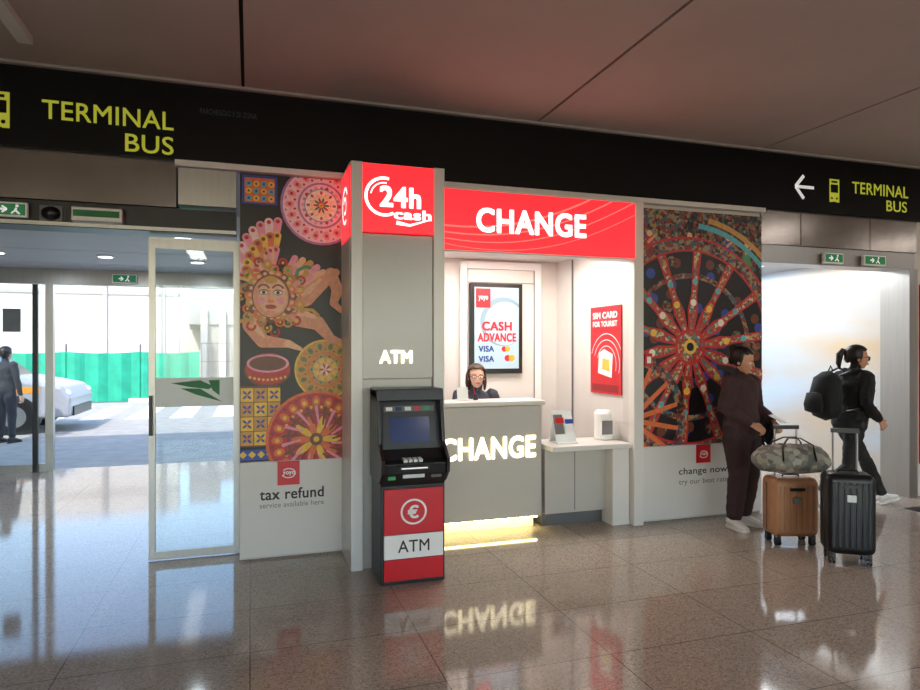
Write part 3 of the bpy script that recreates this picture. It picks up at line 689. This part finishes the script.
# ================================================================= PEOPLE
fold=bpy.data.textures.new('folds','CLOUDS'); fold.noise_scale=.10; fold.noise_depth=2
def seglen(p,a,b):
    ab=b-a; t=max(0,min(1,(p-a).dot(ab)/max(ab.length_squared,1e-9))); return (p-(a+ab*t)).length
def rotz(a): return Matrix.Rotation(a,4,'Z')
def hand(name,g,T,wrist,d,palm_n,skin,curl=.5,left=True,prop=None):
    d=V(d).normalized(); pn=V(palm_n); pn=(pn-d*pn.dot(d)).normalized()
    ac=pn.cross(d)*(-1 if left else 1)
    B=Matrix((d,ac,pn)).transposed().to_4x4(); B=Matrix.Translation(V(wrist))@B
    q=MB(); q.tube([(-.02,0,0),(.02,0,0),(.06,0,0),(.088,0,0)],[(.023,.017),(.030,.016),(.039,.014),(.036,.011)],skin,n=12)
    for i,(yy,L) in enumerate([(.028,.070),(.010,.078),(-.009,.072),(-.027,.056)]):
        p=V((.082,yy,0)); ang=0; pts=[p.copy()]; 
        for k,fr in enumerate((.42,.32,.26)):
            ang+=curl*(1.0+.25*k+.1*i); p=p+V((math.cos(ang),0,-math.sin(ang)))*L*fr; pts.append(p.copy())
        q.tube(pts,[.0095,.009,.008,.0065],skin,n=8)
    q.tube([(.022,.026,-.004),(.045,.050,-.012),(.066,.060,-.022),(.085,.060,-.034)],[.012,.0115,.010,.0075],skin,n=8)
    q.build(name,g,smooth=True,mat=T@B)
def shoe(name,g,T,ank,yaw,pitch,mu,ms):
    B=Matrix.Translation(V(ank))@rotz(yaw)@Matrix.Rotation(pitch,4,'Y')@Matrix.Translation((0,0,-.075))
    q=MB(); q.tube([(-.062,0,.055),(-.03,0,.065),(.02,0,.062),(.07,0,.048),(.12,0,.038),(.165,0,.032)],[(.03,.035),(.036,.045),(.037,.042),(.041,.030),(.042,.022),(.028,.014)],mu,n=16)
    q.tube([(0,0,.06),(-.005,0,.11)],[(.036,.045),(.034,.042)],mu,n=14,cap=.1)
    q.build(name,g,smooth=True,mat=T@B)
    out=[(-.085,0),(-.075,-.026),(-.04,-.036),(.02,-.034),(.08,-.044),(.13,-.044),(.17,-.030),(.185,0)]
    out=out+[(x_,-y_) for x_,y_ in out[-2:0:-1]]
    q=MB(); q.prism(out,0,.026,'z',ms); q.build(name+'_sole',g,bevel=.006,mat=T@B)
    q=MB()
    for i in range(4): q.box(.025+.022*i,.033+.022*i,-.02,.02,.085-.012*i,.094-.012*i,ms)
    q.build(name+'_laces',g,mat=T@B)
def person(name,loc,yaw,J,mt,mp,skin,hairm,hair='bun',hyaw=0,hpitch=0,sc=1,bulk=1,legbulk=1,lip=None,glasses=None,shoes=(None,None),foot=((0,0),(0,0)),hands=None,hood=False,female=True):
    T=Matrix.Translation(loc)@rotz(yaw)@Matrix.Scale(sc,4)
    g=group(name,loc)
    J={k:V(v) for k,v in J.items()}
    q=MB(); segs=[]
    P,N=J['pelvis'],J['neck']; up=(N-P)
    hipd=(J['hipL']-J['hipR']).normalized(); shd=(J['shL']-J['shR']).normalized()
    prof=[(-.22,.125,.10),(-.08,.172,.118),(.05,.172,.118),(.30,.142,.102),(.52,.15,.108),(.72,.165,.115),(.86,.165,.098),(.95,.11,.075),(1.0,.062,.058)]
    pts=[P+up*t for t,_,_ in prof]; hint=(hipd+shd).normalized()
    q.tube(pts,[(a_*bulk,b_*bulk) for _,a_,b_ in prof],mt,hint=hint,n=24)
    segs.append((P+up*-.02,N-up*.04,.14,1))
    segs.append((P+up*-.25,P+up*-.1,.13,0))
    for s_ in 'LR':
        sh,el,wr=J['sh'+s_],J['el'+s_],J['wr'+s_]
        q.tube([sh+(N-sh)*.25,sh,sh.lerp(el,.3),el,el.lerp(wr,.35),wr],[.058*bulk,.064*bulk,.060*bulk,.050*bulk,.047*bulk,.036*bulk],mt,hint=(1,0,.2),n=14)
        segs.append((sh,el,.055,1)); segs.append((el,wr,.045,1))
        hi,kn,an=J['hip'+s_],J['kn'+s_],J['an'+s_]
        q.tube([hi+V((0,0,.05)),hi.lerp(kn,.15),hi.lerp(kn,.5),kn,kn.lerp(an,.3),kn.lerp(an,.75),an+ (kn-an)*.05],[.088*legbulk,.096*legbulk,.082*legbulk,.064*legbulk,.064*legbulk,.054*legbulk,.050*legbulk],mp,hint=(1,0,.1),n=14)
        segs.append((hi,kn,.08,0)); segs.append((kn,an,.06,0))
    hd=J['head']
    q.tube([N-up*.06,N,hd+V((-.02,0,-.05))],[.06,.052,.048],skin,n=14)
    segs.append((N+up*.03,hd,.05,2))
    if hood: q.tube([N+V((.05,-.08,-.03)),N+V((-.03,-.095,.0)),N+V((-.10,0,-.02)),N+V((-.03,.095,.0)),N+V((.05,.08,-.03))],[.028,.036,.045,.036,.028],mt,n=10,hint=(0,0,1)); segs.append((N+V((-.1,0,-.02)),N+V((-.02,0,-.01)),.07,1))
    ob=q.build('body',g)
    r=ob.modifiers.new('r','REMESH'); r.mode='VOXEL'; r.voxel_size=.011
    s1=ob.modifiers.new('s','SMOOTH'); s1.iterations=5; s1.factor=.6
    dd=ob.modifiers.new('d','DISPLACE'); dd.texture=fold; dd.strength=.028; dd.mid_level=.5
    bake(ob); me=ob.data; me.materials.clear()
    for m in(mp,mt,skin): me.materials.append(m)
    for p_ in me.polygons:
        c_=p_.center; p_.material_index=min(segs,key=lambda s_:seglen(c_,s_[0],s_[1])-s_[2])[3]; p_.use_smooth=True
    me.transform(T)
    H=Matrix.Translation(hd)@rotz(hyaw)@Matrix.Rotation(hpitch,4,'Y')
    q=MB(); q.ell((-.012,0,.028),(.094,.074,.082),skin); q.ell((.022,0,-.035),(.066,.056,.070),skin); q.ell((.045,0,-.082),(.028,.028,.022),skin)
    q.ell((.02,0,-.01),(.070,.066,.06),skin)
    q.tube([(.080,0,.015),(.098,0,-.012),(.100,0,-.024)],[(.007,.008),(.011,.010),(.013,.009)],skin,n=10)
    q.ell((.083,0,-.052),(.012,.022,.012),skin)
    for sy in(-1,1): q.ell((-.008,sy*.074,-.008),(.017,.010,.030),skin); q.ell((.055,sy*.034,-.025),(.025,.02,.02),skin)
    h=q.build('head',g); r=h.modifiers.new('r','REMESH'); r.mode='VOXEL'; r.voxel_size=.0045; s1=h.modifiers.new('s','SMOOTH'); s1.iterations=4; bake(h)
    h.data.materials.clear(); h.data.materials.append(skin); h.data.polygons.foreach_set('use_smooth',[True]*len(h.data.polygons)); h.data.transform(T@H)
    q=MB()
    for sy in(-1,1):
        q.ell((.076,sy*.030,.004),(.011,.014,.009),m_white2,nu=12,nv=8); q.ell((.0845,sy*.030,.004),(.004,.006,.006),m_blk,nu=10,nv=6)
        q.tube([(.084,sy*.014,.022),(.086,sy*.030,.028),(.076,sy*.047,.022)],[.0035,.004,.002],hairm,n=6)
    q.tube([(.088,-.021,-.056),(.0955,-.008,-.0525),(.097,0,-.054),(.0955,.008,-.0525),(.088,.021,-.056)],[.003,.006,.0065,.006,.003],lip or m_lip,n=8)
    q.build('face_features',g,smooth=True,mat=T@H)
    q=MB()
    q.ell((-.018,0,.036),(.101,.084,.090),hairm,nu=32,nv=24,keep=lambda p_: not((p_.x>.012 and p_.z<.066) or (p_.z<-.05) or (p_.x>.045 and p_.z<.085)))
    hb=q.build('hair_cap',g,smooth=True); so=hb.modifiers.new('s','SOLIDIFY'); so.thickness=.01; so.offset=1; bake(hb); hb.data.transform(T@H)
    q=MB()
    if hair=='bun': q.ell((-.11,0,.085),(.042,.042,.040),hairm); q.ell((-.09,0,.0),(.04,.055,.06),hairm)
    elif hair=='pony': q.tube([(-.10,0,.05),(-.14,0,.06),(-.165,0,.02),(-.165,.01,-.07),(-.15,.015,-.13)],[.02,.032,.034,.026,.008],hairm,n=12); q.ell((-.09,0,.0),(.035,.055,.06),hairm)
    elif hair=='long':
        for sy in(-1,1): q.tube([(-.03,sy*.06,.085),(-.035,sy*.086,.02),(-.04,sy*.088,-.06),(-.03,sy*.085,-.13)],[.018,.018,.02,.010],hairm,n=10)
        q.tube([(-.09,0,.05),(-.11,0,-.03),(-.10,0,-.14)],[(.05,.02),(.08,.03),(.07,.02)],hairm,n=14)
    elif hair=='short': q.ell((-.06,0,.0),(.05,.072,.07),hairm)
    q.build('hair',g,smooth=True,mat=T@H)
    if glasses:
        q=MB()
        for sy in(-1,1):
            if glasses=='sun': q.ell((.094,sy*.033,.004),(.005,.027,.021),m_blk)
            else:
                pts=[(.098,sy*.033+.025*math.cos(t),.004+.019*math.sin(t)) for t in [i*math.pi/8 for i in range(17)]]; q.tube(pts,.0022,m_blk,n=6,hint=(1,0,0))
            q.tube([(.092,sy*.058,.010),(.03,sy*.080,.008),(-.01,sy*.082,.004)],.003,m_blk,n=6)
        q.tube([(.097,-.008,.008),(.101,0,.010),(.097,.008,.008)],.003,m_blk,n=6); q.build('glasses',g,smooth=True,mat=T@H)
    hands=hands or {}
    for s_ in 'LR':
        d_=(J['wr'+s_]-J['el'+s_]).normalized(); cfg=hands.get(s_,{})
        out=V((0,1,0)) if s_=='L' else V((0,-1,0))
        hand('hand_'+s_,g,T,J['wr'+s_]+d_*.02,cfg.get('d',d_),cfg.get('n',out),skin,cfg.get('curl',.45),left=(s_=='L'))
        fy,fp=foot[0 if s_=='L' else 1]; shoe('shoe_'+s_,g,T,J['an'+s_],fy,fp,shoes[0],shoes[1])
    return g,T
m_lip=M('lip_tone',C(165,80,75),.5,var=.05)
sk1=M('skin_olive',C(196,142,114),.5,var=.04); sk2=M('skin_light',C(224,178,155),.5,var=.04)
hr1=M('dark_brown_hair',C(28,20,17),.45,var=.3,vs=80,stretch=(1,1,.2)); hr2=M('brown_hair',C(62,40,28),.45,var=.3,vs=80)
hood1=M('burgundy_fleece',C(60,38,40),.9,var=.12,vs=20,bump=.3,bs=80); pant1=M('dark_brown_sweatpants',C(52,35,37),.9,var=.12,vs=20,bump=.3,bs=80)
jk2=M('black_fleece',C(20,20,23),.85,var=.15,vs=20,bump=.3,bs=80); pant2=M('black_leggings',C(16,16,18),.7,var=.1)
wshoe=M('white_sneaker',C(225,222,218),.5,var=.05,vs=30); blouse=M('dark_blouse',C(45,48,62),.7,var=.05); dkp=M('navy_trousers',C(30,34,50),.8,var=.1)
J1=dict(pelvis=(.0,0,.90),neck=(-.01,0,1.36),head=(.015,0,1.49),shL=(0,.165,1.305),shR=(0,-.165,1.305),hipL=(0,.085,.84),hipR=(0,-.085,.84),
  knL=(.02,.09,.47),knR=(.03,-.10,.47),anL=(-.03,.09,.075),anR=(.0,-.13,.075),elL=(.02,.225,1.06),wrL=(.20,.16,.96),elR=(-.03,-.23,1.06),wrR=(.15,-.12,.95))
g1,T1=person('standing_woman',(4.22,4.80,0),math.radians(-72),J1,hood1,pant1,sk1,hr1,'bun',hyaw=math.radians(12),hpitch=math.radians(16),bulk=1.18,legbulk=1.30,shoes=(wshoe,wshoe),foot=((.15,0),(-.3,0)),hood=True,
   hands={'L':dict(n=(0,.6,.8),curl=.5),'R':dict(n=(0,-.6,.8),curl=.5)})
q=MB(); q.obox((.265,.13,.985),(.15,.075,.009),Matrix.Rotation(.4,3,'Y'),m_white2); q.build('phone',g1,mat=T1,bevel=.003)
n_=14; vs=[];fs=[]
for i in range(n_+1):
    for j in range(11):
        u=i/n_; v=(j-5)/5; 
        base=V((.0,.235,1.11)).lerp(V((.18,.18,1.01)),u); zz=-.30*abs(v)**1.2*(1-.15*math.sin(u*9))
        vs.append(base+V((.03*math.sin(j*1.3+u*4),(.055*min(1,abs(v)*3))*(1 if v>0 else -1)+.02*math.sin(u*14+j),zz)))
for i in range(n_):
    for j in range(10): fs.append((i*11+j,(i+1)*11+j,(i+1)*11+j+1,i*11+j+1))
o=MB().add(vs,fs,jk2).build('draped_jacket',g1,smooth=True,mat=T1); so=o.modifiers.new('s','SOLIDIFY'); so.thickness=.015; ss=o.modifiers.new('ss','SUBSURF'); ss.levels=2; ss.render_levels=2
J2=dict(pelvis=(0,0,.87),neck=(.06,0,1.375),head=(.10,0,1.51),shL=(.05,.165,1.32),shR=(.05,-.165,1.32),hipL=(.01,.08,.82),hipR=(-.01,-.08,.82),
  knL=(.26,.08,.46),knR=(-.09,-.08,.43),anL=(.47,.07,.085),anR=(-.43,-.07,.17),elL=(.02,.23,1.07),wrL=(.20,.19,.93),elR=(-.02,-.235,1.06),wrR=(.16,-.20,.90))
g2,T2=person('walking_woman',(5.74,5.02,.0),math.radians(-6),J2,jk2,pant2,sk1,hr1,'pony',hyaw=math.radians(-30),hpitch=math.radians(5),bulk=1.15,legbulk=.98,glasses='sun',shoes=(wshoe,wshoe),foot=((0,math.radians(-12)),(0,math.radians(42))),hood=True)
q=MB(); q.tube([(-.28,0,.93),(-.28,0,1.0),(-.28,0,1.15),(-.26,0,1.30),(-.24,0,1.36)],[(.14,.09),(.165,.125),(.165,.13),(.145,.105),(.08,.05)],jk2,n=20)
q.tube([(-.42,0,.98),(-.42,0,1.05),(-.41,0,1.16)],[(.11,.04),(.12,.055),(.10,.03)],jk2,n=16)
q.tube([(-.2,-.10,1.34),(-.02,-.12,1.41),(.14,-.12,1.34),(.15,-.14,1.18),(-.02,-.17,1.02),(-.18,-.12,.98)],[(.022,.008)]*6,m_blk,n=8)
q.tube([(-.2,.10,1.34),(-.02,.12,1.41),(.14,.12,1.34),(.15,.14,1.18),(-.02,.17,1.02),(-.18,.12,.98)],[(.022,.008)]*6,m_blk,n=8)
q.tube([(-.22,-.03,1.38),(-.22,0,1.43),(-.22,.03,1.38)],.008,m_blk,n=8)
q.build('backpack',g2,smooth=True,mat=T2)
J3=dict(pelvis=(0,0,.70),neck=(.04,0,1.19),head=(.075,0,1.325),shL=(.03,.17,1.145),shR=(.03,-.17,1.145),hipL=(0,.09,.66),hipR=(0,-.09,.66),
  knL=(.40,.11,.66),knR=(.40,-.11,.66),anL=(.34,.11,.24),anR=(.34,-.11,.24),elL=(.08,.245,.93),wrL=(.30,.14,.88),elR=(.08,-.245,.93),wrR=(.30,-.14,.88))
g3,T3=person('cashier_woman',(2.14,6.12,0),math.radians(-102),J3,blouse,dkp,sk2,hr2,'long',hyaw=0,hpitch=.02,bulk=1.0,legbulk=.85,glasses='clear',shoes=(m_blk,m_blk),foot=((0,0),(0,0)),hands={'L':dict(d=(.9,-.3,-.05),n=(0,0,1),curl=.25),'R':dict(d=(.9,.3,-.05),n=(0,0,1),curl=.25)})
g=group('office_stool',(2.14,6.14,0))
q=MB(); q.tube([(2.14,6.14,.49),(2.14,6.14,.53),(2.14,6.14,.55)],[(.20,.20),(.22,.22),(.20,.20)],m_blk,n=24,cap=.05); q.cyl((2.14,6.14,.08),(2.14,6.14,.49),.03,m_alu)
for i in range(5):
    t=2*math.pi*i/5+.3; q.tube([(2.14,6.14,.10),(2.14+.26*math.cos(t),6.14+.26*math.sin(t),.06)],[.025,.015],m_blk,n=8); q.ell((2.14+.26*math.cos(t),6.14+.26*math.sin(t),.03),(.03,.03,.03),m_blk,nu=12,nv=8)
q.tube([(2.14+.30*math.cos(i*math.pi/12),6.14+.30*math.sin(i*math.pi/12),.155) for i in range(25)],.010,m_alu,n=8)
for i in range(3):
    t=2*math.pi*i/3; q.cyl((2.14,6.14,.155),(2.14+.30*math.cos(t),6.14+.30*math.sin(t),.155),.007,m_alu,8)
q.build('stool',g)
J4=dict(J1); J4.update(wrL=(.08,.24,.80),wrR=(.06,-.24,.80),elL=(0,.23,1.05),elR=(0,-.23,1.05))
jk4=M('grey_jacket',C(48,50,58),.85,var=.1); g4,T4=person('pedestrian',(-4.02,13.1,-.02),math.radians(60),J4,jk4,dkp,sk2,hr1,'short',sc=1.03,shoes=(m_blk,m_blk))

# ================================================================= OUTDOORS
MB().box(-60,60,9.9,80,-.12,-.02,m_asph).build('ground')
g=group('crosswalk',(-3,17,-.02)); q=MB()
for i in range(9): q.box(-7.5+i*.95,-7.0+i*.95,16.6,20.6,-.02,-.012,m_stripe)
q.build('stripes',g)
g=group('green_site_fence',(-4,21.9,0)); q=MB(); x=-9.2; i=0
while x<-1.6:
    xe=min(x+2.0,-1.5)
    n=16; vs=[];fs=[]
    for k in range(n+1):
        xx=x+(xe-x)*k/n; yy=21.9+.05*math.sin(k*1.3+i); sag=.05*math.sin(math.pi*k/n)
        vs+=[(xx,yy,.02),(xx,yy,1.52-sag)]
    fs=[(2*k,2*k+2,2*k+3,2*k+1) for k in range(n)]; q.add(vs,fs,m_green)
    q.cyl((x,21.98,-.02),(x,21.98,1.75),.03,m_grey,8); q.box(x-.3,x+.3,21.8,22.1,-.02,.1,m_concrete); x+=2.0; i+=1
q.build('panels',g)
g=group('mesh_fence',(0,22,0)); q=MB()
for k in range(24): q.cyl((-1.45+k*.15,22,0),(-1.45+k*.15,22,1.8),.008,m_grey,6)
for z in(.1,.6,1.2,1.78): q.cyl((-1.5,22,z),(2,22,z),.012,m_grey,6)
q.build('grid',g)
g=group('concrete_boundary_wall',(-5,26,0)); q=MB(); q.box(-30,-2.5,26,26.4,-.02,4.4,m_concrete)
for k in range(12): q.box(-24+k*1.9,-23.85+k*1.9,25.93,26,-.02,4.4,m_build)
q.box(-30,-2.5,25.95,26.45,3.55,3.65,m_build); q.build('wall',g)
g=group('concrete_building',(-1,29,0)); q=MB(); q.box(-2.9,9,30,38,-.02,3.6,m_concrete); q.box(-1.7,1.4,28.5,30,-.02,2.6,m_build); q.prism([(-2.4,2.6),(-1.4,3.9),(1.2,3.9),(1.6,2.6)],28.4,30,'y',m_build)
for k in range(5): q.box(-1.9+k*.7,-1.65+k*.7,28.2,28.5,-.02,3.2,m_concrete)
q.box(-2.4,-1.2,29.0,29.9,2.4,4.8,m_build); q.build('mass',g)
g=group('parked_car',(-5.6,15,0))
m_car=M('silver_white_paint',C(180,183,190),.25,.3,var=.02); m_cg=M('car_glass',C(20,26,32),.08,var=.05); m_or=M('orange_decal',C(235,150,40),.5,var=.05)
CX,CY=-3.30,14.2; k=1.08
def cp(P): return [(CX+x_*k,z_*k-.02) for x_,z_ in P]
q=MB(); q.prism(cp([(0,.28),(.02,.62),(-.12,.84),(-.95,1.02),(-4.15,1.08),(-4.25,.7),(-4.2,.28)]),CY,CY+1.85,'y',m_car); q.build('body',g,bevel=.07)
q=MB(); q.prism(cp([(-.95,.98),(-1.65,1.55),(-3.6,1.60),(-4.15,1.04)]),CY+.12,CY+1.73,'y',m_cg); q.build('cabin_glass',g,bevel=.04)
q=MB(); q.prism(cp([(-1.6,1.53),(-1.75,1.61),(-3.55,1.65),(-3.7,1.57)]),CY+.10,CY+1.75,'y',m_car)
for a_,b_ in(((-.95,1.0),(-1.65,1.56)),((-2.5,1.0),(-2.5,1.58)),((-4.1,1.05),(-3.62,1.58))):
    q.prism(cp([(a_[0]+.05,a_[1]),(b_[0]+.05,b_[1]),(b_[0]-.05,b_[1]),(a_[0]-.05,a_[1])]),CY+.10,CY+.16,'y',m_car)
q.build('roof_and_pillars',g,bevel=.015)
q=MB()
for wx in(-.85,-3.4):
    for wy in(CY-.01,CY+1.66):
        q.cyl((CX+wx*k,wy,.315),(CX+wx*k,wy+.2,.315),.335,m_blk,28); q.cyl((CX+wx*k,wy-.01,.315),(CX+wx*k,wy+.21,.315),.20,m_alu,20)
    q.cyl((CX+wx*k,CY-.002,.33),(CX+wx*k,CY+.3,.33),.39,m_char,28)
q.build('wheels',g)
q=MB(); q.ell((CX-.15,CY+.12,.74),(.16,.1,.09),m_white2); q.ell((CX-.15,CY+1.73,.74),(.16,.1,.09),m_white2); q.box(CX-.05,CX+.035,CY+.2,CY+1.65,.30,.48,m_char); q.ell((CX-1.35,CY-.08,1.05),(.09,.09,.07),m_car)
q.box(CX-3.9,CX-.5,CY-.006,CY,.76,.88,m_or); q.build('lights_trim',g)

# ================================================================= LIGHTING
w=bpy.data.worlds.new('sky'); S.world=w; w.use_nodes=True; nt=w.node_tree
bg=nt.nodes['Background']; sky=nt.nodes.new('ShaderNodeTexSky'); sky.sky_type='NISHITA'; sky.sun_disc=False; sky.sun_elevation=math.radians(42); sky.sun_rotation=math.radians(205)
nt.links.new(sky.outputs[0],bg.inputs['Color']); bg.inputs['Strength'].default_value=.6
sun=bpy.data.lights.new('sun','SUN'); sun.energy=4.2; sun.angle=.01; sun.color=(1,.95,.88)
so=bpy.data.objects.new('sun',sun); so.rotation_euler=V((.35,.75,-.85)).to_track_quat('-Z','Y').to_euler(); S.collection.objects.link(so)
def fill_fixture(x,y,e,w_=.3,l_=2.4):  # added lamps out of view, raise the general hall light
    g=group('hall_fill_fixture',(x,y,3.5))
    MB().box(x-w_/2,x+w_/2,y-l_/2,y+l_/2,3.47,3.549,m_white2).build('housing',g)
    MB().box(x-w_/2+.02,x+w_/2-.02,y-l_/2+.02,y+l_/2-.02,3.462,3.47,m_lamp).build('diffuser',g)
    light('lamp','AREA',(x,y,3.455),e,(1,.94,.88),w_,l_,parent=g)
for x_,y_ in((-5,-2),(-1,-2.5),(3.5,-2.5),(8,-2),(8,1.2),(11,2.0)): fill_fixture(x_,y_,33)
g=group('track_light',(-1.32,3.6,3.5)); MB().box(-1.37,-1.29,2.0,4.68,3.50,3.549,m_trimw).build('rail',g)

cam=bpy.data.cameras.new('camera'); cam.sensor_width=36; cam.lens=650/920*36; cam.shift_y=4/920; cam.clip_end=300
co=bpy.data.objects.new('camera',cam); co.location=(0,0,1.6); co.rotation_euler=(math.radians(90),0,math.radians(-17.9)); S.collection.objects.link(co); S.camera=co
